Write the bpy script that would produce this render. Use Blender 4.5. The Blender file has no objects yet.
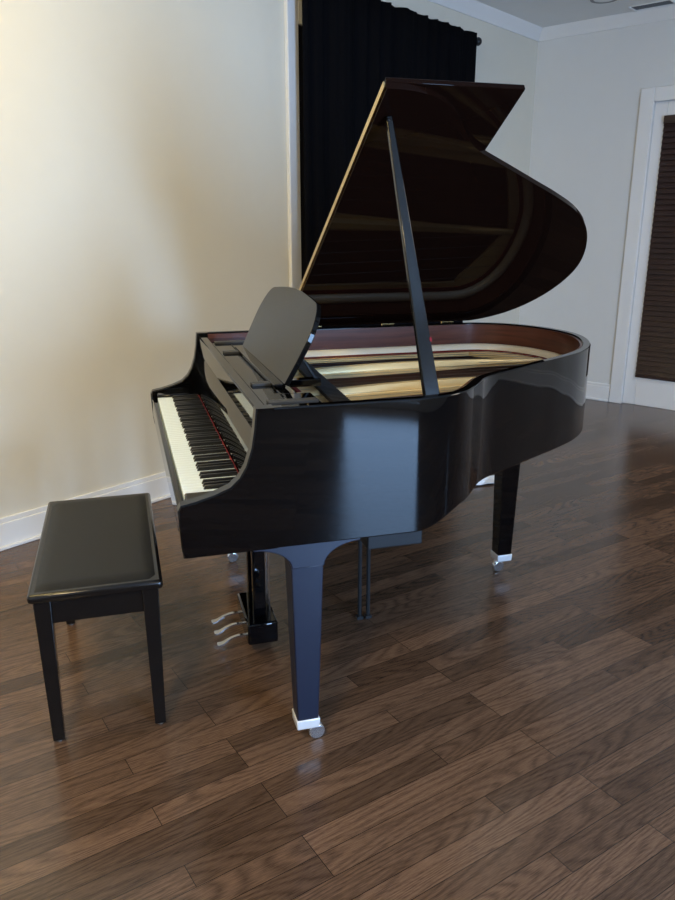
import bpy, bmesh, math, random
from mathutils import Vector, Matrix
random.seed(7)
S = bpy.context.scene
COL = S.collection
PI = math.pi
try:
    S.view_settings.view_transform = 'Standard'
    S.view_settings.look = 'None'
    S.view_settings.exposure = 0.0
except Exception:
    pass

# ------------------------------------------------------------------ materials
def new_mat(name):
    m = bpy.data.materials.new(name); m.use_nodes = True
    nt = m.node_tree
    return m, nt, nt.nodes['Principled BSDF']

def mat(name, col, rough=0.5, metal=0.0, coat=0.0, coat_rough=0.03, spec=0.5, bump=0.0, bscale=200.0, var=0.0, vscale=8.0, ior=1.5):
    m, nt, b = new_mat(name)
    b.inputs['Base Color'].default_value = (*col, 1)
    b.inputs['Roughness'].default_value = rough
    b.inputs['Metallic'].default_value = metal
    b.inputs['Coat Weight'].default_value = coat
    b.inputs['Coat Roughness'].default_value = coat_rough
    b.inputs['Specular IOR Level'].default_value = spec
    b.inputs['IOR'].default_value = ior
    tc = nt.nodes.new('ShaderNodeTexCoord')
    nz = nt.nodes.new('ShaderNodeTexNoise'); nz.inputs['Scale'].default_value = vscale
    nz.inputs['Detail'].default_value = 4
    nt.links.new(tc.outputs['Object'], nz.inputs['Vector'])
    mx = nt.nodes.new('ShaderNodeMix'); mx.data_type = 'RGBA'
    k = max(var, 0.02)
    mx.inputs['A'].default_value = (*[c * (1 - k) for c in col], 1)
    mx.inputs['B'].default_value = (*[min(1, c * (1 + k)) for c in col], 1)
    nt.links.new(nz.outputs['Fac'], mx.inputs['Factor'])
    nt.links.new(mx.outputs['Result'], b.inputs['Base Color'])
    if bump > 0:
        n2 = nt.nodes.new('ShaderNodeTexNoise'); n2.inputs['Scale'].default_value = bscale
        n2.inputs['Detail'].default_value = 3
        nt.links.new(tc.outputs['Object'], n2.inputs['Vector'])
        bp = nt.nodes.new('ShaderNodeBump'); bp.inputs['Strength'].default_value = bump
        bp.inputs['Distance'].default_value = 0.002
        nt.links.new(n2.outputs['Fac'], bp.inputs['Height'])
        nt.links.new(bp.outputs['Normal'], b.inputs['Normal'])
    return m

def wood(name, c1, c2, rough=0.3, scale=(3, 40, 40), coat=0.0):
    m, nt, b = new_mat(name)
    tc = nt.nodes.new('ShaderNodeTexCoord')
    mp = nt.nodes.new('ShaderNodeMapping'); mp.inputs['Scale'].default_value = scale
    nt.links.new(tc.outputs['Object'], mp.inputs['Vector'])
    nz = nt.nodes.new('ShaderNodeTexNoise'); nz.inputs['Scale'].default_value = 1.0
    nz.inputs['Detail'].default_value = 6; nz.inputs['Distortion'].default_value = 0.6
    nt.links.new(mp.outputs['Vector'], nz.inputs['Vector'])
    cr = nt.nodes.new('ShaderNodeValToRGB')
    cr.color_ramp.elements[0].position = 0.3; cr.color_ramp.elements[0].color = (*c1, 1)
    cr.color_ramp.elements[1].position = 0.7; cr.color_ramp.elements[1].color = (*c2, 1)
    nt.links.new(nz.outputs['Fac'], cr.inputs['Fac'])
    nt.links.new(cr.outputs['Color'], b.inputs['Base Color'])
    b.inputs['Roughness'].default_value = rough
    b.inputs['Coat Weight'].default_value = coat
    return m

def floor_mat():
    m, nt, b = new_mat('plank_floor')
    N = nt.nodes.new; L = nt.links.new
    tc = N('ShaderNodeTexCoord')
    mp = N('ShaderNodeMapping'); mp.inputs['Rotation'].default_value = (0, 0, math.radians(-17))
    L(tc.outputs['Object'], mp.inputs['Vector'])
    br = N('ShaderNodeTexBrick')
    br.offset = 0.37; br.offset_frequency = 3; br.squash = 1.0
    br.inputs['Color1'].default_value = (0, 0, 0, 1); br.inputs['Color2'].default_value = (1, 1, 1, 1)
    br.inputs['Mortar'].default_value = (0.5, 0.5, 0.5, 1)
    br.inputs['Scale'].default_value = 1.0
    br.inputs['Mortar Size'].default_value = 0.0009
    br.inputs['Mortar Smooth'].default_value = 0.1
    br.inputs['Bias'].default_value = 0.0
    br.inputs['Brick Width'].default_value = 0.78
    br.inputs['Row Height'].default_value = 0.076
    L(mp.outputs['Vector'], br.inputs['Vector'])
    sc = N('ShaderNodeVectorMath'); sc.operation = 'SCALE'; sc.inputs['Scale'].default_value = 37.0
    L(br.outputs['Color'], sc.inputs[0])
    ad = N('ShaderNodeVectorMath'); ad.operation = 'ADD'
    L(mp.outputs['Vector'], ad.inputs[0]); L(sc.outputs['Vector'], ad.inputs[1])
    # cathedral rings
    m2 = N('ShaderNodeMapping'); m2.inputs['Scale'].default_value = (0.9, 9.0, 1.0)
    L(ad.outputs['Vector'], m2.inputs['Vector'])
    nz = N('ShaderNodeTexNoise'); nz.inputs['Scale'].default_value = 1.0; nz.inputs['Detail'].default_value = 0.7
    L(m2.outputs['Vector'], nz.inputs['Vector'])
    mu = N('ShaderNodeMath'); mu.operation = 'MULTIPLY'; mu.inputs[1].default_value = 140.0
    L(nz.outputs['Fac'], mu.inputs[0])
    sn = N('ShaderNodeMath'); sn.operation = 'SINE'; L(mu.outputs[0], sn.inputs[0])
    mr = N('ShaderNodeMapRange'); mr.inputs['From Min'].default_value = -1; L(sn.outputs[0], mr.inputs['Value'])
    pw_ = N('ShaderNodeMath'); pw_.operation = 'POWER'; pw_.inputs[1].default_value = 0.6
    L(mr.outputs['Result'], pw_.inputs[0])
    # fine pores
    m3 = N('ShaderNodeMapping'); m3.inputs['Scale'].default_value = (26, 460, 1)
    L(ad.outputs['Vector'], m3.inputs['Vector'])
    n3 = N('ShaderNodeTexNoise'); n3.inputs['Scale'].default_value = 1.0; n3.inputs['Detail'].default_value = 4
    n3.inputs['Roughness'].default_value = 0.7
    L(m3.outputs['Vector'], n3.inputs['Vector'])
    mixg = N('ShaderNodeMix'); mixg.data_type = 'FLOAT'; mixg.inputs['Factor'].default_value = 0.85
    L(pw_.outputs[0], mixg.inputs['A']); L(n3.outputs['Fac'], mixg.inputs['B'])
    cr = N('ShaderNodeValToRGB')
    cr.color_ramp.elements[0].position = 0.32; cr.color_ramp.elements[0].color = (0.046, 0.0255, 0.0155, 1)
    cr.color_ramp.elements[1].position = 0.68; cr.color_ramp.elements[1].color = (0.150, 0.089, 0.054, 1)
    L(mixg.outputs['Result'], cr.inputs['Fac'])
    bw = N('ShaderNodeRGBToBW'); L(br.outputs['Color'], bw.inputs['Color'])
    tr = N('ShaderNodeMapRange'); tr.inputs['To Min'].default_value = 0.62; tr.inputs['To Max'].default_value = 1.30
    L(bw.outputs['Val'], tr.inputs['Value'])
    vm = N('ShaderNodeVectorMath'); vm.operation = 'SCALE'
    L(cr.outputs['Color'], vm.inputs[0]); L(tr.outputs['Result'], vm.inputs['Scale'])
    mo = N('ShaderNodeMix'); mo.data_type = 'RGBA'
    L(br.outputs['Fac'], mo.inputs['Factor']); L(vm.outputs['Vector'], mo.inputs['A'])
    mo.inputs['B'].default_value = (0.018, 0.010, 0.007, 1)
    L(mo.outputs['Result'], b.inputs['Base Color'])
    b.inputs['Roughness'].default_value = 0.22
    bp = N('ShaderNodeBump'); bp.inputs['Strength'].default_value = 0.05; bp.inputs['Distance'].default_value = 0.002
    L(mixg.outputs['Result'], bp.inputs['Height']); L(bp.outputs['Normal'], b.inputs['Normal'])
    return m

M = dict(
    floor=floor_mat(),
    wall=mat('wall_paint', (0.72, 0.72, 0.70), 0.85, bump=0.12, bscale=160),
    wall_warmlit=mat('wall_paint_warm_lit', (0.72, 0.68, 0.575), 0.85, bump=0.12, bscale=160),  # same wall paint, with the warm lamp glow mixed into its colour
    ceil=mat('ceiling_paint', (0.79, 0.79, 0.77), 0.9),
    trim=mat('trim_paint', (0.82, 0.815, 0.80), 0.4),
    black=mat('black_lacquer', (0.0012, 0.0012, 0.0016), 0.03, spec=0.5, ior=1.40),
    satin_bluelit=mat('black_satin_blue_sheen', (0.004, 0.008, 0.024), 0.40, spec=0.6),  # black finish, blue window sheen put into the base colour
    desk=mat('desk_lacquer', (0.004, 0.004, 0.004), 0.05, spec=0.18),
    prop=mat('prop_lacquer', (0.006, 0.006, 0.006), 0.14, spec=0.4),
    lid=mat('lid_lacquer', (0.0085, 0.0034, 0.0022), 0.03, spec=0.5, ior=1.14),
    dull=mat('dull_black', (0.006, 0.006, 0.007), 0.6),
    ivory=mat('key_white', (0.80, 0.92, 1.0), 0.25),
    ebony=mat('key_black', (0.006, 0.006, 0.007), 0.35),
    red=mat('red_felt', (0.20, 0.008, 0.014), 0.9),
    maroon=mat('maroon_felt', (0.16, 0.016, 0.014), 0.9),
    mahog=wood('mahogany', (0.075, 0.023, 0.012), (0.14, 0.047, 0.026), 0.3, (4, 4, 60)),
    spruce=wood('spruce', (0.04, 0.013, 0.007), (0.075, 0.03, 0.014), 0.5, (3, 40, 10)),
    gold=mat('gold_plate', (0.92, 0.73, 0.38), 0.32, metal=0.3),
    cream=mat('gold_cream', (0.96, 0.89, 0.70), 0.35, metal=0.1),
    brass=mat('brass', (0.85, 0.62, 0.28), 0.25, metal=1.0),
    steel=mat('steel', (0.30, 0.29, 0.27), 0.4, metal=1.0),
    chrome=mat('chrome', (0.60, 0.60, 0.61), 0.15, metal=1.0),
    wheel=mat('caster_wheel', (0.55, 0.56, 0.58), 0.12, metal=0.9),
    caster=mat('caster_cup', (0.80, 0.80, 0.80), 0.3, metal=0.3),
    leather=mat('black_leather', (0.007, 0.007, 0.007), 0.38, spec=0.2, bump=0.2, bscale=350),
    benchwood=mat('bench_lacquer', (0.006, 0.005, 0.0045), 0.15, spec=0.4),
    cloth=mat('black_cloth', (0.004, 0.004, 0.005), 0.95, spec=0.03),
    blind=wood('blind_wood', (0.022, 0.010, 0.008), (0.04, 0.018, 0.014), 0.4, (4, 4, 30)),
    rod=mat('rod_black', (0.01, 0.01, 0.01), 0.4),
    vent=mat('vent_metal', (0.28, 0.28, 0.28), 0.5),
    dark=mat('dark_gap', (0.02, 0.02, 0.02), 0.8),
    paper=mat('white_paper', (0.88, 0.88, 0.87), 0.8),
    lens=mat('lens_white', (0.9, 0.9, 0.88), 0.5),
    slot=mat('slot_grey', (0.04, 0.04, 0.04), 0.5),
    glass=mat('pane', (0.03, 0.03, 0.035), 0.05),
)

# ------------------------------------------------------------------ helpers
def finish(bm, name, m, parent=None, bev=0.0, smooth=True, angle=35, loc=None, segs=2, keep_sharp=None):
    bmesh.ops.recalc_face_normals(bm, faces=bm.faces[:])
    if keep_sharp:
        wl = bm.edges.layers.float.new('bevel_weight_edge')
        for e in bm.edges:
            if len(e.link_faces) == 2 and e.calc_face_angle(0) > math.radians(40) and not keep_sharp(e): e[wl] = 1.0
    me = bpy.data.meshes.new(name); bm.to_mesh(me); bm.free()
    if smooth:
        me.polygons.foreach_set('use_smooth', [True] * len(me.polygons))
        me.set_sharp_from_angle(angle=math.radians(angle))
    me.materials.append(m)
    o = bpy.data.objects.new(name, me); COL.objects.link(o)
    if parent is not None:
        o.parent = parent
        if parent.type == 'EMPTY':
            o.matrix_parent_inverse = Matrix.Translation(-Vector(parent.location))
    if loc is not None: o.location = loc
    if bev > 0:
        bv = o.modifiers.new('bevel', 'BEVEL'); bv.width = bev; bv.segments = segs
        if keep_sharp: bv.limit_method = 'WEIGHT'
        else:
            bv.limit_method = 'ANGLE'; bv.angle_limit = math.radians(40)
    return o

def hexa(bm, c):
    v = [bm.verts.new(p) for p in c]
    for f in ((0, 3, 2, 1), (4, 5, 6, 7), (0, 1, 5, 4), (1, 2, 6, 5), (2, 3, 7, 6), (3, 0, 4, 7)):
        bm.faces.new([v[i] for i in f])

def box(bm, x0, x1, y0, y1, z0, z1):
    hexa(bm, [(x0, y0, z0), (x1, y0, z0), (x1, y1, z0), (x0, y1, z0), (x0, y0, z1), (x1, y0, z1), (x1, y1, z1), (x0, y1, z1)])

def taper(bm, cx, cy, z0, z1, a0, b0, a1, b1):
    hexa(bm, [(cx - a0, cy - b0, z0), (cx + a0, cy - b0, z0), (cx + a0, cy + b0, z0), (cx - a0, cy + b0, z0),
              (cx - a1, cy - b1, z1), (cx + a1, cy - b1, z1), (cx + a1, cy + b1, z1), (cx - a1, cy + b1, z1)])

def prism(bm, pts, f0, f1):
    a = [bm.verts.new(f0(p)) for p in pts]; b = [bm.verts.new(f1(p)) for p in pts]
    n = len(pts)
    bm.faces.new(a); bm.faces.new(list(reversed(b)))
    for i in range(n):
        bm.faces.new([a[i], a[(i + 1) % n], b[(i + 1) % n], b[i]])

def prism_y(bm, pts, y0, y1): prism(bm, pts, lambda p: (p[0], y0, p[1]), lambda p: (p[0], y1, p[1]))
def prism_z(bm, pts, z0, z1): prism(bm, pts, lambda p: (p[0], p[1], z0), lambda p: (p[0], p[1], z1))

def tube(bm, pts, r, n=10, caps=True):
    pts = [Vector(p) for p in pts]; rings = []
    for i, p in enumerate(pts):
        d = (pts[min(i + 1, len(pts) - 1)] - pts[max(i - 1, 0)]).normalized()
        up = Vector((0, 0, 1)) if abs(d.z) < 0.95 else Vector((1, 0, 0))
        s = d.cross(up).normalized(); t = s.cross(d).normalized()
        rr = r[i] if isinstance(r, (list, tuple)) else r
        rings.append([bm.verts.new(p + s * rr * math.cos(2 * PI * k / n) + t * rr * math.sin(2 * PI * k / n)) for k in range(n)])
    for a, b in zip(rings, rings[1:]):
        for k in range(n):
            bm.faces.new([a[k], a[(k + 1) % n], b[(k + 1) % n], b[k]])
    if caps:
        bm.faces.new(rings[0]); bm.faces.new(list(reversed(rings[-1])))

def catmull(P, n=8, closed=False):
    out = []; m = len(P)
    for i in range(m if closed else m - 1):
        if closed:
            p0, p1, p2, p3 = P[i - 1], P[i], P[(i + 1) % m], P[(i + 2) % m]
        else:
            p0 = P[max(i - 1, 0)]; p1 = P[i]; p2 = P[i + 1]; p3 = P[min(i + 2, m - 1)]
        for k in range(n):
            t = k / n
            out.append(tuple(0.5 * (2 * p1[j] + (p2[j] - p0[j]) * t + (2 * p0[j] - 5 * p1[j] + 4 * p2[j] - p3[j]) * t * t +
                                    (3 * p1[j] - p0[j] - 3 * p2[j] + p3[j]) * t ** 3) for j in range(2)))
    if not closed: out.append(tuple(P[-1]))
    return out

def offset(P, d):
    out = []
    for i, p in enumerate(P):
        a = P[max(i - 1, 0)]; b = P[min(i + 1, len(P) - 1)]
        dx, dy = b[0] - a[0], b[1] - a[1]; l = math.hypot(dx, dy) or 1
        out.append((p[0] - dy / l * d, p[1] + dx / l * d))
    return out

def sheet(bm, outer, holes, z0, z1):
    """flat plate with openings"""
    edges = []
    for P in [outer] + holes:
        vs = [bm.verts.new((x, y, z1)) for x, y in P]
        edges += [bm.edges.new((vs[i], vs[(i + 1) % len(vs)])) for i in range(len(vs))]
    r = bmesh.ops.triangle_fill(bm, edges=edges, use_beauty=True, use_dissolve=False)
    fs = [f for f in r['geom'] if isinstance(f, bmesh.types.BMFace)]
    e = bmesh.ops.extrude_face_region(bm, geom=fs)
    for v in e['geom']:
        if isinstance(v, bmesh.types.BMVert): v.co.z = z0

def empty(name, loc, label, cat, group=None):
    o = bpy.data.objects.new(name, None); COL.objects.link(o); o.location = loc
    o.empty_display_size = 0.2
    o['label'] = label; o['category'] = cat
    if group: o['group'] = group
    return o

def struct(o): o['kind'] = 'structure'; return o

# ------------------------------------------------------------------ room frame: s along the curtain wall, n into the room
P0 = Vector((-0.64, 3.678)); W = Vector((0.842, 0.5398)).normalized(); NN = Vector((W.y, -W.x))
SF = 5.05; SB = -4.2; NO = 6.5; HC = 3.08
def R(s, n, z): 
    p = P0 + W * s + NN * n
    return (p.x, p.y, z)
def rbox(bm, s0, s1, n0, n1, z0, z1):
    hexa(bm, [R(s0, n0, z0), R(s1, n0, z0), R(s1, n1, z0), R(s0, n1, z0), R(s0, n0, z1), R(s1, n0, z1), R(s1, n1, z1), R(s0, n1, z1)])
T = 0.15
bm = bmesh.new(); rbox(bm, SB - T, SF + T, -T, NO + T, -0.12, 0); struct(finish(bm, 'floor', M['floor'], smooth=False))
bm = bmesh.new(); rbox(bm, SB - T, SF + T, -T, NO + T, HC, HC + 0.12); struct(finish(bm, 'ceiling', M['ceil'], smooth=False))
bm = bmesh.new(); rbox(bm, SB - T, SF + T, -T, 0, 0, HC); struct(finish(bm, 'wall_left', M['wall_warmlit'], smooth=False))
D0, D1, DH = 1.04, 2.02, 2.43
bm = bmesh.new()
rbox(bm, SF, SF + T, 0, D0, 0, HC); rbox(bm, SF, SF + T, D1, NO, 0, HC); rbox(bm, SF, SF + T, D0, D1, DH, HC)
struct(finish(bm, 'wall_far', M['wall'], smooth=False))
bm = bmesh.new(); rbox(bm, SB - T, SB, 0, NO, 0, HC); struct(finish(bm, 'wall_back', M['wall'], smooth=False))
# right wall (behind the photographer); tall window, plus narrow one added for rim glints
WINS = [(-1.30, -0.22, 0.06, 2.35), (3.0, 3.2, 0.5, 2.35)]
bm = bmesh.new()
prev = SB
for s0, s1, z0, z1 in WINS:
    rbox(bm, prev, s0, NO, NO + T, 0, HC); rbox(bm, s0, s1, NO, NO + T, 0, z0); rbox(bm, s0, s1, NO, NO + T, z1, HC); prev = s1
rbox(bm, prev, SF, NO, NO + T, 0, HC)
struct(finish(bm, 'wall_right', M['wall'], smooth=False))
for wi, (s0, s1, z0, z1) in enumerate(WINS):
    bm = bmesh.new(); fw = .04 if wi == 0 else .025
    for s in (s0, s1):
        rbox(bm, max(s - fw, s0), min(s + fw, s1), NO + 0.03, NO + 0.09, z0, z1)
    for a, b in ((z0, z0 + 0.07), (z1 - 0.07, z1)):
        rbox(bm, s0, s1, NO + 0.035, NO + 0.085, a, b)
    struct(finish(bm, 'window_%d' % (wi + 2), M['trim'], smooth=False))  # the second is an unseen slit, added for a streak on the curved rim
def baseboard(name, segs):
    bm = bmesh.new()
    for f in segs: 
        rbox(bm, *f[0:4], 0, 0.13); 
        s0, s1, n0, n1 = f[0:4]
        if s1 - s0 > n1 - n0:
            rbox(bm, s0, s1, n0, n0 + 0.012, 0.13, 0.155); rbox(bm, s0, s1, n1, n1 + 0.014, 0, 0.018)
        else:
            rbox(bm, s1 - 0.012, s1, n0, n1, 0.13, 0.155); rbox(bm, s0 - 0.014, s0, n0, n1, 0, 0.018)
    struct(finish(bm, name, M['trim'], bev=0.004))
baseboard('baseboard_left', [(SB, SF, 0, 0.018)])
baseboard('baseboard_far', [(SF - 0.018, SF, 0.03, D0 - 0.11), (SF - 0.018, SF, D1 + 0.11, NO)])
bm = bmesh.new()
prof = [(0, HC), (0.07, HC), (0.062, HC - 0.02), (0.03, HC - 0.05), (0.012, HC - 0.085), (0, HC - 0.085)]
prism(bm, prof, lambda p: R(SB, p[0], p[1]), lambda p: R(SF, p[0], p[1]))
struct(finish(bm, 'trim_1', M['trim']))
bm = bmesh.new()
prism(bm, prof, lambda p: R(SF - p[0], 0, p[1]), lambda p: R(SF - p[0], NO, p[1]))
struct(finish(bm, 'trim_2', M['trim']))
bm = bmesh.new()
for a, b in ((D0 - 0.105, D0 + 0.005), (D1 - 0.005, D1 + 0.105)):
    rbox(bm, SF - 0.022, SF, a, b, 0, DH + 0.1)
rbox(bm, SF - 0.022, SF, D0 + 0.005, D1 - 0.005, DH - 0.005, DH + 0.1)
struct(finish(bm, 'trim_3', M['trim'], bev=0.005))
bm = bmesh.new()
G0, G1, GZ0, GZ1 = D0 + 0.10, D1 - 0.10, 0.25, DH - 0.12
rbox(bm, SF + 0.03, SF + 0.075, D0, G0, 0.0, DH); rbox(bm, SF + 0.03, SF + 0.075, G1, D1, 0.0, DH)
rbox(bm, SF + 0.03, SF + 0.075, G0, G1, 0.0, GZ0); rbox(bm, SF + 0.03, SF + 0.075, G0, G1, GZ1, DH)
door = struct(finish(bm, 'door_1', M['trim'], bev=0.004))
bm = bmesh.new(); rbox(bm, SF + 0.05, SF + 0.058, G0, G1, GZ0, GZ1); finish(bm, 'door_glass', M['glass'], door, smooth=False)
bm = bmesh.new(); rbox(bm, SF + 0.0, SF + 0.03, D1 - 0.09, D1 - 0.05, 0.98, 1.1)
tube(bm, [R(SF + 0.0, D1 - 0.07, 1.03), R(SF - 0.03, D1 - 0.07, 1.03), R(SF - 0.03, D1 - 0.17, 1.03)], 0.009)
finish(bm, 'door_handle', M['steel'], door)
cen = R(SF + 0.02, (G0 + G1) / 2, GZ0)
bl = empty('window_blind', cen, 'dark brown closed slatted blind covering the glass of the white door', 'blind')
bm = bmesh.new()
z = GZ0 + 0.02
while z < GZ1 - 0.05:
    hexa(bm, [R(SF + 0.012, G0 - 0.01, z), R(SF + 0.028, G0 - 0.01, z + 0.046), R(SF + 0.028, G1 + 0.01, z + 0.046), R(SF + 0.012, G1 + 0.01, z),
              R(SF + 0.009, G0 - 0.01, z + 0.001), R(SF + 0.025, G0 - 0.01, z + 0.047), R(SF + 0.025, G1 + 0.01, z + 0.047), R(SF + 0.009, G1 + 0.01, z + 0.001)])
    z += 0.042
finish(bm, 'slats', M['blind'], bl, smooth=False)
bm = bmesh.new(); rbox(bm, SF + 0.0, SF + 0.029, G0 - 0.012, G1 + 0.012, GZ1 - 0.05, GZ1 + 0.01)
finish(bm, 'head_rail', M['blind'], bl, bev=0.003)
bm = bmesh.new(); rbox(bm, SF + 0.006, SF + 0.029, G0 - 0.01, G1 + 0.01, GZ0 - 0.005, GZ0 + 0.018)
finish(bm, 'bottom_rail', M['blind'], bl, bev=0.003)

# window behind the curtain
C0, C1 = 2.02, 3.86
bm = bmesh.new()
rbox(bm, C0 - 0.02, C0 + 0.07, 0, 0.03, 0.0, 2.74); rbox(bm, C1 - 0.12, C1 - 0.02, 0, 0.03, 0.0, 2.74)
rbox(bm, C0 + 0.07, C1 - 0.12, 0, 0.03, 2.62, 2.74); rbox(bm, C0 + 0.07, C1 - 0.12, 0, 0.03, 0.155, 0.3)
w1 = struct(finish(bm, 'window_1', M['trim'], bev=0.004))
bm = bmesh.new(); rbox(bm, C0 + 0.07, C1 - 0.12, 0.001, 0.008, 0.3, 2.62); finish(bm, 'pane', M['glass'], w1, smooth=False)
bm = bmesh.new()
ns = 240; rows = 16; grid = []
for j in range(rows + 1):
    z = 0.03 + (2.85 - 0.03) * j / rows
    row = []
    for i in range(ns + 1):
        s = C0 + (C1 - C0) * i / ns
        a = 0.015 * math.sin(i * 0.30 + 2.0 * math.sin(i * 0.071)) + 0.008 * math.sin(i * 0.13 + j * 0.12) + .003 * math.sin(i * .83 + j * .1)
        row.append(bm.verts.new(R(s, 0.115 + a, z + .003 * math.sin(i * .36))))
    grid.append(row)
for j in range(rows):
    for i in range(ns):
        bm.faces.new([grid[j][i], grid[j][i + 1], grid[j + 1][i + 1], grid[j + 1][i]])
cu = finish(bm, 'curtain', M['cloth'], angle=80)
so = cu.modifiers.new('thick', 'SOLIDIFY'); so.thickness = 0.004
cu['label'] = 'long black pleated curtain hanging on the wall behind the piano'; cu['category'] = 'curtain'
rd = empty('curtain_rod', R((C0 + C1) / 2, 0.065, 2.82), 'thin black rod with a round end knob at the top of the black curtain', 'curtain rod')
bm = bmesh.new(); tube(bm, [R(C0 + 0.03, 0.065, 2.82), R(C1 + 0.11, 0.065, 2.82)], 0.012); finish(bm, 'rod', M['rod'], rd)
for s in (C0 + 0.03, C1 + 0.13):
    bm = bmesh.new(); bmesh.ops.create_uvsphere(bm, u_segments=16, v_segments=10, radius=0.03, matrix=Matrix.Translation(R(s, 0.065, 2.82)))
    finish(bm, 'finial', M['rod'], rd, angle=80)
for s in (C0 + 0.08, C1 + 0.05):
    bm = bmesh.new(); rbox(bm, s - 0.012, s + 0.012, 0, 0.008, 2.78, 2.87); rbox(bm, s - 0.006, s + 0.006, 0.008, 0.065, 2.80, 2.812)
    finish(bm, 'bracket', M['rod'], rd)
# ceiling vent
vs, vn = SF - 0.155, 1.01
vt = empty('ceiling_vent', R(vs, vn, HC), 'white slotted air vent set in the ceiling above the door', 'vent')
bm = bmesh.new(); a, b = 0.07, 0.16
rbox(bm, vs - a, vs + a, vn - b, vn - b + 0.015, HC - 0.012, HC); rbox(bm, vs - a, vs + a, vn + b - 0.015, vn + b, HC - 0.012, HC)
rbox(bm, vs - a, vs - a + 0.015, vn - b + 0.015, vn + b - 0.015, HC - 0.006, HC); rbox(bm, vs + a - 0.015, vs + a, vn - b + 0.015, vn + b - 0.015, HC - 0.006, HC)
finish(bm, 'frame', M['trim'], vt, bev=0.002)
bm = bmesh.new(); rbox(bm, vs - a + 0.015, vs + a - 0.015, vn - b + 0.015, vn + b - 0.015, HC - 0.002, HC); finish(bm, 'backing', M['dark'], vt)
bm = bmesh.new()
for i in range(4):
    q = vs - a + 0.034 + i * 0.022
    rbox(bm, q, q + 0.005, vn - b + 0.015, vn + b - 0.015, HC - 0.005, HC - 0.003)
finish(bm, 'louvres', M['vent'], vt)
def can(s, n, label):
    t = empty('recessed_light', R(s, n, HC), label, 'ceiling light')
    c = Vector(R(s, n, HC))
    bm = bmesh.new(); k = 32; ra, rb = 0.10, 0.075
    A = [bm.verts.new(c + Vector((ra * math.cos(2 * PI * i / k), ra * math.sin(2 * PI * i / k), 0))) for i in range(k)]
    B = [bm.verts.new(c + Vector((ra * .98 * math.cos(2 * PI * i / k), ra * .98 * math.sin(2 * PI * i / k), -0.008))) for i in range(k)]
    Cc = [bm.verts.new(c + Vector((rb * math.cos(2 * PI * i / k), rb * math.sin(2 * PI * i / k), -0.006))) for i in range(k)]
    for i in range(k):
        j = (i + 1) % k
        bm.faces.new([A[i], A[j], B[j], B[i]]); bm.faces.new([B[i], B[j], Cc[j], Cc[i]])
    finish(bm, 'ring', M['vent'], t)
    bm = bmesh.new(); bm.faces.new([bm.verts.new(c + Vector((rb * math.cos(2 * PI * i / k), rb * math.sin(2 * PI * i / k), -0.004))) for i in range(k)])
    finish(bm, 'lens', M['lens'], t)
can(4.50, 0.80, 'small round ceiling light at the top edge beside the air vent')

# crumpled paper on the floor beyond the piano
bm = bmesh.new()
pc = Vector((2.10, 3.93, 0))
gv = [[bm.verts.new(pc + Vector((-0.15 + 0.05 * i + random.uniform(-.006, .006), -0.06 + 0.03 * j, 0.004 + random.uniform(0, 0.04) * (0.3 + abs(i - 3) / 3)))) for i in range(7)] for j in range(5)]
for j in range(4):
    for i in range(6):
        bm.faces.new([gv[j][i], gv[j][i + 1], gv[j + 1][i + 1], gv[j + 1][i]])
pp = finish(bm, 'paper', M['paper'], smooth=False)
so = pp.modifiers.new('thick', 'SOLIDIFY'); so.thickness = 0.003
pp['label'] = 'small crumpled white paper lying on the floor behind the tail leg of the piano'; pp['category'] = 'paper'

# ------------------------------------------------------------------ grand piano
YT, YB = 1.835, 3.32
ZT, ZR, ZK = 1.056, 0.72, 0.67
piano = empty('grand_piano', (1.0, 2.58, 0), 'glossy black grand piano with its lid propped open and keyboard facing the bench', 'piano')
def smooth(t): t = max(0, min(1, t)); return t * t * (3 - 2 * t)
X0 = .715
OUT = [(.36 + (X0 - .36) * i / 12, YT) for i in range(12)]
px, py = X0, YT; OUT.append((px, py))
# bentside: heading angle varies smoothly with arc length
seg = [(.32, 0, 52, 22), (.045, 52, 52, 3), (.14, 52, 32, 12)]
for Ls, t0, t1, n in seg:
    sub = 8
    for k in range(n):
        for q in range(sub):
            u = (k + (q + .5) / sub) / n
            th = math.radians(t0 + (t1 - t0) * smooth(u))
            px += Ls / n / sub * math.cos(th); py += Ls / n / sub * math.sin(th)
        OUT.append((px, py))
ctrl = [OUT[-3], OUT[-1], (1.25, 2.172), (1.37, 2.242), (1.5, 2.318), (1.62, 2.40),
        (1.725, 2.505), (1.81, 2.64), (1.865, 2.78), (1.88, 2.91), (1.862, 3.04), (1.815, 3.155), (1.74, 3.245), (1.64, 3.302), (1.53, YB), (1.3, YB), (.9, YB), (.36, YB)]
OUT = OUT[:-1] + catmull(ctrl, 9)[9:]
def wall_strip(bm, P, Q, z0, z1):
    zf = z0 if callable(z0) else (lambda p: z0)
    a = [bm.verts.new((*p, zf(p))) for p in P]; b = [bm.verts.new((*p, z1)) for p in P]
    c = [bm.verts.new((*p, z1)) for p in Q]; d = [bm.verts.new((*p, zf(p))) for p in Q]
    for i in range(len(P) - 1):
        bm.faces.new([a[i], a[i + 1], b[i + 1], b[i]]); bm.faces.new([b[i], b[i + 1], c[i + 1], c[i]])
        bm.faces.new([c[i], c[i + 1], d[i + 1], d[i]]); bm.faces.new([d[i], d[i + 1], a[i + 1], a[i]])
    bm.faces.new([a[0], b[0], c[0], d[0]]); bm.faces.new([a[-1], d[-1], c[-1], b[-1]])
seam = lambda e: all(abs(v.co.x - .36) < 1e-4 for v in e.verts)
bm = bmesh.new(); wall_strip(bm, OUT, offset(OUT, 0.03), lambda p: ZK + (ZR - ZK) * smooth((p[0] - .76) / .17), ZT)
finish(bm, 'case_rim', M['black'], piano, bev=0.004, keep_sharp=seam)
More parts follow.
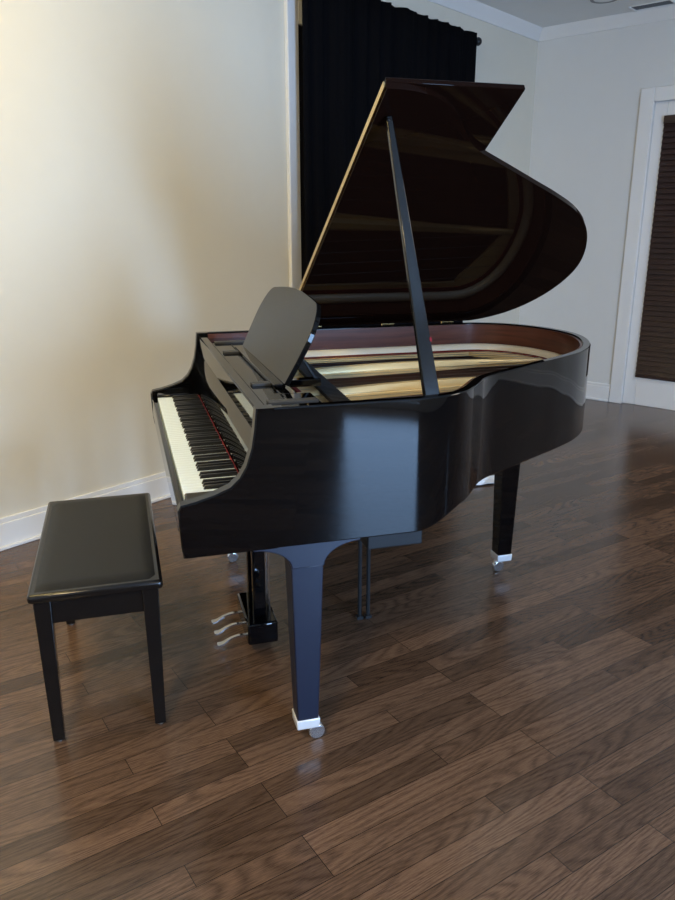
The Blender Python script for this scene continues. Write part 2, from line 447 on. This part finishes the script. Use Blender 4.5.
front = [(.112, ZK), (.108, .70), (.104, .80), (.112, .815), (.15, .822), (.20, .836), (.24, .852), (.265, .875), (.283, .905), (.298, .95), (.307, 1.0), (.313, ZT)]
rest = [(.36, ZT), (.36, ZK)]
cheek = front + rest
ch = .004
inner = []
for i, p in enumerate(front):
    a = front[max(i - 1, 0)]; b = front[min(i + 1, len(front) - 1)]
    dx, dz = b[0] - a[0], b[1] - a[1]; l = math.hypot(dx, dz)
    inner.append((p[0] + dz / l * ch, p[1] - dx / l * ch))
inner[0] = (front[0][0] + ch, ZK); inner[-1] = (front[-1][0] + ch, ZT)
cheek_in = inner + rest
for y0, y1 in ((YT, YT + 0.042), (YB - 0.042, YB)):
    bm = bmesh.new()
    layers = [[bm.verts.new((x, y, z)) for x, z in P] for P, y in ((cheek_in, y0), (cheek, y0 + ch), (cheek, y1 - ch), (cheek_in, y1))]
    n = len(cheek)
    for A_, B_ in zip(layers, layers[1:]):
        for i in range(n): bm.faces.new([A_[i], A_[(i + 1) % n], B_[(i + 1) % n], B_[i]])
    bm.faces.new(layers[0]); bm.faces.new(list(reversed(layers[-1])))
    finish(bm, 'cheek', M['black'], piano, angle=30)
bm = bmesh.new(); box(bm, .112, .80, YT + 0.043, YB - 0.043, ZK + .004, ZR); finish(bm, 'keybed', M['black'], piano, bev=0.004)
bm = bmesh.new(); box(bm, .108, .128, YT + 0.043, YB - 0.043, ZR - 0.012, .790); finish(bm, 'key_slip', M['black'], piano, bev=0.005)
for y0, y1 in ((YT + 0.043, 1.945), (3.21, YB - 0.043)):
    bm = bmesh.new(); box(bm, .130, .30, y0, y1, ZR, .812); finish(bm, 'key_block', M['black'], piano, bev=0.005)
bm = bmesh.new()
box(bm, .80, .86, YT + 0.06, YB - 0.035, ZR, ZR + 0.09)
for (xa, ya, xb, yb) in ((.86, 2.3, 1.6, 2.6), (.86, 2.75, 1.7, 2.85), (.86, 3.1, 1.7, 3.05)):
    d = Vector((xb - xa, yb - ya)).normalized(); nrm = Vector((-d.y, d.x)) * 0.035
    prism_z(bm, [(xa + nrm.x, ya + nrm.y), (xb + nrm.x, yb + nrm.y), (xb - nrm.x, yb - nrm.y), (xa - nrm.x, ya - nrm.y)], ZR + 0.005, ZR + 0.085)
finish(bm, 'underside_beams', M['dull'], piano)
bm = bmesh.new(); box(bm, .675, .855, 2.02, 2.42, .545, ZK + .01); finish(bm, 'underside_box', M['dull'], piano, bev=0.004)
# keys
kw = 1.26 / 52; ytop = 2.5775 + 0.63
bm = bmesh.new(); box(bm, .130, .30, -kw / 2 + .0006, kw / 2 - .0006, .775, .800)
wk = finish(bm, 'white_key', M['ivory'], piano, bev=0.0015, loc=(0, ytop - .5 * kw, 0))
bm = bmesh.new()
hexa(bm, [(.186, -.0060, .798), (.2965, -.0060, .798), (.2965, .0060, .798), (.186, .0060, .798),
          (.192, -.0048, .811), (.2965, -.0048, .811), (.2965, .0048, .811), (.192, .0048, .811)])
bk = finish(bm, 'black_key', M['ebony'], piano, bev=0.001, loc=(0, ytop - kw, 0))
def dup(o, loc):
    c = o.copy(); COL.objects.link(c); c.location = loc
    return c
for i in range(52):
    if i > 0: dup(wk, (0, ytop - (i + .5) * kw, 0))
    if i > 0 and i < 51 and i % 7 in (0, 2, 3, 5, 6): dup(bk, (0, ytop - (i + 1) * kw, 0))
bm = bmesh.new(); box(bm, .297, .302, 1.945, 3.21, .785, .8025); finish(bm, 'key_felt', M['red'], piano)
bm = bmesh.new(); prism_y(bm, [(.303, .808), (.325, .955), (.332, .965), (.342, .965), (.342, .808)], YT + 0.043, YB - 0.043)
finish(bm, 'fallboard', M['black'], piano, bev=0.003)
bm = bmesh.new(); box(bm, .318, .352, YT + 0.043, YB - 0.043, .975, 1.046); finish(bm, 'front_rail', M['black'], piano, bev=0.004)
# music shelf
bm = bmesh.new(); box(bm, .353, .43, YT + 0.043, YB - 0.043, 1.010, 1.032); box(bm, .43, .52, YT + .043, 2.10, 1.010, 1.032); box(bm, .43, .52, 3.0, YB - .043, 1.010, 1.032)
box(bm, .43, .48, 2.10, 3.0, 1.010, 1.032)
shelf = finish(bm, 'music_shelf', M['black'], piano, bev=0.003)
for y in (1.98, 2.24, 2.86, 3.12):
    bm = bmesh.new(); box(bm, .37, .51 if (y < 2.1 or y > 3) else .44, y - .018, y + .018, 1.0322, 1.040); finish(bm, 'slide_rail', M['slot'], shelf, bev=0.001)
# music desk
tl = math.radians(27); st, ct = math.sin(tl), math.cos(tl)
yc = 2.55
RA = 0.115
side = [(0.39, 0.0), (0.405, 0.08), (0.410, 0.140)]
arc = [(0.410 - RA + RA * math.cos(a), 0.145 + RA * math.sin(a)) for a in [PI / 2 * i / 12 for i in range(12)]]
top = [(0.20, 0.269), (0.10, 0.276), (0.0, 0.279)]
right = side + arc + top
outl = [(-a, h) for a, h in right] + [(a, h) for a, h in reversed(right[:-1])]
def dp(p, t): return (.455 + p[1] * st + t * ct, yc + p[0], 1.046 + p[1] * ct - t * st)
bm = bmesh.new(); prism(bm, outl, lambda p: dp(p, 0), lambda p: dp(p, 0.016))
desk = finish(bm, 'music_desk', M['desk'], piano, bev=0.002)
bm = bmesh.new(); box(bm, .425, .462, 2.17, 2.93, 1.0335, 1.046); finish(bm, 'desk_ledge', M['black'], desk, bev=0.003)
for y in (2.30, 2.80):
    bm = bmesh.new()
    prism_y(bm, [(.515, 1.14), (.525, 1.13), (.585, 1.04), (.595, 1.034), (.58, 1.034)], y - .012, y + .012)
    finish(bm, 'desk_strut', M['dull'], desk)
    bm = bmesh.new(); box(bm, .481, .60, y - .02, y + .02, 1.010, 1.033); finish(bm, 'desk_runner', M['black'], desk, bev=0.002)
# interior
def clipx(P, x): return [p for p in P if p[0] >= x]
def sector(d, x): 
    Q = clipx(offset(OUT, d), x)
    return [(x, Q[0][1])] + Q + [(x, Q[-1][1])]
def xmax(y, P):
    best = 0
    for (x0, y0), (x1, y1) in zip(P, P[1:]):
        if (y0 - y) * (y1 - y) <= 0 and abs(y1 - y0) > 1e-6:
            best = max(best, x0 + (x1 - x0) * (y - y0) / (y1 - y0))
    return best
bm = bmesh.new(); wall_strip(bm, offset(OUT, 0.031), offset(OUT, 0.040), .84, ZT - 0.006); finish(bm, 'inner_rim', M['mahog'], piano)
bm = bmesh.new(); prism_z(bm, sector(0.041, .40), .842, .852); finish(bm, 'soundboard', M['spruce'], piano, smooth=False)
O13 = offset(OUT, 0.115); O10 = offset(OUT, 0.10)
ZP = .932
lanes = [(1.955, 2.065), (2.14, 2.44), (2.53, 2.83), (2.925, 3.195)]
holes = []
for i, (ya, yb) in enumerate(lanes):
    dy = (.05, .10, .10, .0)[i]
    xa = .70
    x1 = xmax(ya + dy, O13) - .01; x2 = xmax(yb + dy, O13) - .01
    if i == 0: x1 = .80; x2 = xmax(yb + dy, O13) - .02
    if i == 3: x1 = xmax(ya, O13) - .04; x2 = xmax(yb - .03, O13) - .08
    q = [(xa, ya + .02), (xa, yb - .02), (xa + .03, yb), ((xa + x2) / 2, yb + dy / 2), (x2 - .06, yb + dy), (x2 - .01, yb + dy - .03),
         (x1, ya + dy + .03), (x1 - .06, ya + dy), ((xa + x1) / 2, ya + dy / 2), (xa + .03, ya)]
    if i == 0: q = [(xa, ya + .02), (xa, yb - .02), (xa + .03, yb), (x2 - .05, yb + dy), (x2 - .02, yb + dy - .03), (x1, ya + .02), (xa + .03, ya)]
    holes.append(catmull(q, 5, closed=True))
bm = bmesh.new(); sheet(bm, sector(0.043, .50), holes, ZP - .016, ZP)
plate = finish(bm, 'iron_plate', M['gold'], piano, angle=30)
O42 = offset(OUT, .042)
idx = [i for i, p in enumerate(O42) if p[0] >= .62]
bm = bmesh.new()
lay = []
for dd, zz in [(.042, -.001), (.043, .024), (.050, .030), (.066, .029), (.076, .018), (.082, -.001)]:
    Q = offset(OUT, dd); lay.append([bm.verts.new((Q[i][0], Q[i][1], ZP + zz)) for i in idx])
for A_, B_ in zip(lay, lay[1:]):
    for i in range(len(idx) - 1): bm.faces.new([A_[i], A_[i + 1], B_[i + 1], B_[i]])
finish(bm, 'plate_flange', M['cream'], plate, angle=60)
bm = bmesh.new(); wall_strip(bm, [offset(OUT, .084)[i] for i in idx], [offset(OUT, .102)[i] for i in idx], ZP - .0005, ZP + .006)
finish(bm, 'rim_felt', M['maroon'], plate)
def strut(path, w0, w1, h, m):
    bm = bmesh.new(); prev = None; n = len(path) - 1
    for k, (x, y) in enumerate(path):
        t = k / n
        a = path[max(k - 1, 0)]; b = path[min(k + 1, n)]
        dx, dy = b[0] - a[0], b[1] - a[1]; l = math.hypot(dx, dy); nx_, ny_ = -dy / l, dx / l
        hh = .006 + h * max(0, math.sin(PI * min(1, t * .95 + .10)))
        w_ = w0 + (w1 - w0) * t
        rg = [bm.verts.new((x + nx_ * w_ * a_, y + ny_ * w_ * a_, ZP - .002 + hh * b_)) for a_, b_ in ((-1, 0), (-.9, .6), (-.6, 1), (.6, 1), (.9, .6), (1, 0))]
        if prev:
            for q in range(6): bm.faces.new([prev[q], prev[(q + 1) % 6], rg[(q + 1) % 6], rg[q]])
        else: bm.faces.new(rg)
        prev = rg
    bm.faces.new(prev)
    finish(bm, 'plate_strut', m, plate, angle=50)
for y, dy in ((2.10, .06), (2.485, .10), (2.878, .06)):
    xe = xmax(y + dy, O10) + .02
    strut([(.54 + (xe - .54) * k / 16, y + dy * ((k / 16) ** 2 * .6 + k / 16 * .4)) for k in range(17)], .024, .016, .022, M['gold'])
strut(catmull([(.58, 2.06), (.70, 1.99), (.82, 1.985), (.92, 2.04), (1.0, 2.13)], 6), .022, .016, .030, M['cream'])
bm = bmesh.new(); box(bm, .40, .50, YT + .046, YB - .046, ZP - .015, ZP + .002); finish(bm, 'pin_block', M['dull'], piano)
bm = bmesh.new()
for k in range(24):
    y = 1.95 + (3.2 - 1.95) * k / 23; y2 = y + (.04 if y < 2.9 else -.04)
    xe = xmax(y2, O10) 
    if xe > .8: tube(bm, [(.55, y, ZP + .010), (xe, y2, ZP + .006)], .0005 if k < 18 else .0010, n=4, caps=False)
st_ = finish(bm, 'strings', M['steel'], piano); st_['kind'] = 'stuff'
bm = bmesh.new()
for r in range(3):
    for k in range(74):
        y = 1.95 + 1.25 * k / 73 + r * .004; x = .42 + r * .025
        tube(bm, [(x, y, ZP), (x, y, ZP + .03)], .0028, n=6)
tp = finish(bm, 'tuning_pins', M['steel'], piano); tp['kind'] = 'stuff'
bm = bmesh.new(); box(bm, -.030, .030, -.0045, .0045, ZP + .014, ZP + .030)
dm = finish(bm, 'damper', M['dull'], piano, bev=0.002, loc=(.66, 2.20, 0))
for k in range(1, 48): dup(dm, (.66 + .0010 * k, 2.20 + k * .0205, 0))
bm = bmesh.new(); box(bm, .575, .590, 1.95, 3.22, ZP - .001, ZP + .012); finish(bm, 'string_felt', M['red'], piano)
br = [(.95, 2.14), (1.1, 2.27), (1.25, 2.37), (1.45, 2.5), (1.58, 2.7)]
bm = bmesh.new(); Bc = catmull(br, 6); wall_strip(bm, Bc, offset(Bc, .03), .852, .90); finish(bm, 'bridge', M['spruce'], piano)
# lid
PH = math.radians(31.3); HY, HZ = YB + .004, ZT + 0.006
def lp(p, o): 
    Lg = HY - p[1]
    return (p[0], HY - Lg * math.cos(PH) + o * math.sin(PH), HZ + Lg * math.sin(PH) + o * math.cos(PH))
OV = offset(OUT, -0.012)
lidpts = [p for p in OV if p[0] >= .722]
lidpts = [(.72, OV[0][1])] + lidpts
lidpts = [(x, min(y, HY)) for x, y in lidpts] + [(.72, HY)]
bm = bmesh.new(); prism(bm, lidpts, lambda p: lp(p, 0), lambda p: lp(p, .020)); lid = finish(bm, 'lid', M['lid'], piano)
bm = bmesh.new(); fl = [(.722, YT - .012), (1.13, YT - .012), (1.13, HY), (.722, HY)]
prism(bm, fl, lambda p: lp(p, .0205), lambda p: lp(p, .0365)); finish(bm, 'lid_flap', M['lid'], lid, bev=0.003)
bm = bmesh.new(); fl = [(.7155, YT - .005), (.7198, YT - .005), (.7198, HY - .01), (.7155, HY - .01)]
prism(bm, fl, lambda p: lp(p, .010), lambda p: lp(p, .027)); finish(bm, 'flap_hinge', M['brass'], lid)
for x in (.85, 1.2, 1.5):
    bm = bmesh.new(); tube(bm, [(x - .03, HY + .012, HZ - .004), (x + .03, HY + .012, HZ - .004)], .006); finish(bm, 'hinge', M['brass'], lid)
# prop stick
pb = Vector((.825, 1.892, .985)); ptop = Vector(lp((.757, HY - (HY - 2.13) / math.cos(PH)), -0.002))
d = (ptop - pb).normalized(); sx = Vector((1, 0, 0)); sx = (sx - d * sx.dot(d)).normalized(); sy = d.cross(sx)
def ring(p, a, b): return [p - sx * a - sy * b, p + sx * a - sy * b, p + sx * a + sy * b, p - sx * a + sy * b]
bm = bmesh.new(); hexa(bm, ring(pb, .024, .010) + ring(ptop, .009, .007)); prop = finish(bm, 'lid_prop', M['prop'], piano, bev=0.003)
bm = bmesh.new(); box(bm, .79, .86, 1.902, 1.909, ZP, 1.0); box(bm, .80, .85, 1.882, 1.904, .962, .99); finish(bm, 'prop_bracket', M['brass'], prop)
q = pb + d * 0.21 + sx * .019
bm = bmesh.new(); hexa(bm, ring(q, .003, .011) + ring(q + d * .012, .003, .011)); finish(bm, 'prop_felt', M['red'], prop)
# legs
def leg(loc, ztop, flare, caster_dx, lm):
    bm = bmesh.new()
    taper(bm, 0, 0, .085, ztop - (.075 if flare else .0), .032, .032, .046, .046)
    o = finish(bm, 'leg', lm, piano, bev=0.004, loc=loc)
    if flare:
        h = .075; n = 8
        L_ = [(-.046 - .105 * (1 - math.cos(PI / 2 * i / n)), (ztop - h) + h * .85 * math.sin(PI / 2 * i / n)) for i in range(n + 1)]
        prof = L_ + [(-.151, ztop), (.151, ztop)] + [(-x, z) for x, z in reversed(L_)]
        bm = bmesh.new(); prism_y(bm, prof, -.055, .055); finish(bm, 'leg_bracket', lm, o, bev=0.003)
    bm = bmesh.new(); taper(bm, 0, 0, .058, .090, .034, .034, .036, .036); box(bm, -.008 + caster_dx, .008 + caster_dx, -.008, .008, .03, .062)
    finish(bm, 'ferrule', M['caster'], o, bev=0.003)
    bm = bmesh.new(); tube(bm, [(caster_dx + .010, -.012, .025), (caster_dx + .010, .012, .025)], .025, n=24); 
    finish(bm, 'caster', M['wheel'], o, bev=0.004, segs=3)
leg((.447, 1.905, 0), ZK, True, .022, M['satin_bluelit'])
leg((.43, 3.225, 0), ZK, True, -.022, M['black'])
leg((1.57, 2.80, 0), ZR + .02, False, -.024, M['black'])
# lyre
ly = 2.53
bm = bmesh.new()
for y in (ly - .055, ly + .055): taper(bm, .41, y, .125, ZK, .022, .016, .022, .016)
box(bm, .375, .445, ly - .09, ly + .09, .60, ZK)
lyre = finish(bm, 'pedal_lyre', M['black'], piano, bev=0.004)
bm = bmesh.new(); box(bm, .355, .465, ly - .13, ly + .13, .045, .13); finish(bm, 'pedal_box', M['black'], lyre, bev=0.008)
for y in (ly - .085, ly, ly + .085):
    bm = bmesh.new()
    pts = catmull([(.36, .068), (.325, .068), (.295, .060), (.268, .045), (.248, .042)], 4)
    wd = [.006, .006, .007, .011, .014]
    n = len(pts); prev = None
    for i, (x, z) in enumerate(pts):
        t = i / (n - 1) * 4; k = min(int(t), 3); w_ = wd[k] + (wd[k + 1] - wd[k]) * (t - k)
        if i == n - 1: w_ *= .6
        ringv = [bm.verts.new((x, y - w_, z - .003)), bm.verts.new((x, y + w_, z - .003)), bm.verts.new((x, y + w_, z + .003)), bm.verts.new((x, y - w_, z + .003))]
        if prev:
            for k in range(4): bm.faces.new([prev[k], prev[(k + 1) % 4], ringv[(k + 1) % 4], ringv[k]])
        else: bm.faces.new(ringv)
        prev = ringv
    bm.faces.new(prev)
    finish(bm, 'pedal', M['chrome'], lyre, angle=50)
for y in (ly - .04, ly, ly + .04):
    bm = bmesh.new(); tube(bm, [(.452, y, .125), (.452, y, ZK)], .004); finish(bm, 'pedal_rod', M['chrome'], lyre)
for x in (.825, .86):
    bm = bmesh.new(); tube(bm, [(x, 2.56, .01), (x, 2.56, ZR + .01)], .008); box(bm, x - .012, x + .012, 2.548, 2.572, 0.0, .012)
    finish(bm, 'support_rod', M['dull'], piano)

# ------------------------------------------------------------------ bench
bx0, bx1, by0, by1 = -.312, .062, 2.07, 2.865
bench = empty('piano_bench', ((bx0 + bx1) / 2, (by0 + by1) / 2, 0), 'black wooden piano bench with a padded leather top in front of the keyboard', 'bench')
bm = bmesh.new()
nx, ny = 16, 30; g = []
for j in range(ny + 1):
    row = []
    for i in range(nx + 1):
        u, v = i / nx, j / ny
        e = min(u, 1 - u) * .37 / .03; f = min(v, 1 - v) * .79 / .03
        hgt = .009 * min(1, max(0, e)) ** .5 * min(1, max(0, f)) ** .5
        row.append(bm.verts.new((bx0 + .017 + (bx1 - bx0 - .034) * u, by0 + .017 + (by1 - by0 - .034) * v, .503 + hgt)))
    g.append(row)
for j in range(ny):
    for i in range(nx): bm.faces.new([g[j][i], g[j][i + 1], g[j + 1][i + 1], g[j + 1][i]])
finish(bm, 'seat_pad', M['leather'], bench, angle=80)
bm = bmesh.new(); box(bm, bx0, bx1, by0, by1, .476, .504); finish(bm, 'seat_frame', M['benchwood'], bench, bev=0.010, segs=3)
bm = bmesh.new()
a = .022
box(bm, bx0 + a, bx1 - a, by0 + a, by0 + a + .02, .40, .478); box(bm, bx0 + a, bx1 - a, by1 - a - .02, by1 - a, .40, .478)
box(bm, bx0 + a, bx0 + a + .02, by0 + a + .02, by1 - a - .02, .40, .478); box(bm, bx1 - a - .02, bx1 - a, by0 + a + .02, by1 - a - .02, .40, .478)
finish(bm, 'apron', M['benchwood'], bench, bev=0.002)
for x in (bx0 + .037, bx1 - .037):
    for y in (by0 + .037, by1 - .037):
        bm = bmesh.new(); taper(bm, 0, 0, 0.008, .478, .0165, .0165, .024, .024)
        lg = finish(bm, 'leg', M['benchwood'], bench, bev=0.002, loc=(x, y, 0))
        bm = bmesh.new(); tube(bm, [(0, 0, 0), (0, 0, .008)], .010, n=12); finish(bm, 'glide', M['steel'], lg)

# ------------------------------------------------------------------ lights
def area(name, loc, target, sx, sy, power, col):
    l = bpy.data.lights.new(name, 'AREA'); l.shape = 'RECTANGLE'; l.size = sx; l.size_y = sy
    l.energy = power; l.color = col
    o = bpy.data.objects.new(name, l); COL.objects.link(o); o.location = loc
    o.rotation_euler = (Vector(target) - Vector(loc)).to_track_quat('-Z', 'Y').to_euler()
    return o
for (s0, s1, z0, z1), pw in zip(WINS, (350, 12)):  # second lamp belongs to the added narrow window
    sm = (s0 + s1) / 2; zm = (z0 + z1) / 2
    area('daylight', R(sm, NO + 0.2, zm), R(sm, 0, zm), s1 - s0, z1 - z0, pw, (0.36, 0.60, 1.0))
area('warm_ceiling', R(-1.2, 1.2, HC - .04), R(-0.4, -0.6, 2.3), .6, .6, 80, (1, 0.74, 0.25))
area('warm_ceiling_2', R(-2.4, 3.2, HC - .04), R(-1.9, 3.2, 0), .5, .5, 80, (1, 0.76, 0.40))
area('ceiling_bounce', R(3.2, 3.7, HC - .03), R(3.4, 3.5, 0), 1.6, 1.6, 54, (1, 0.91, 0.78))
wd = bpy.data.worlds.new('World'); S.world = wd; wd.use_nodes = True
wd.node_tree.nodes['Background'].inputs['Color'].default_value = (0.55, 0.72, 1, 1)
wd.node_tree.nodes['Background'].inputs['Strength'].default_value = 1.0

# ------------------------------------------------------------------ camera
cam = bpy.data.cameras.new('camera'); co = bpy.data.objects.new('camera', cam); COL.objects.link(co)
cam.sensor_fit = 'VERTICAL'; cam.sensor_height = 24; cam.lens = 755 / 900 * 24
co.location = (0, 0, 1.5); co.rotation_euler = (math.radians(90 - 16.6), 0, math.radians(-16))
cam.clip_start = 0.05
S.camera = co
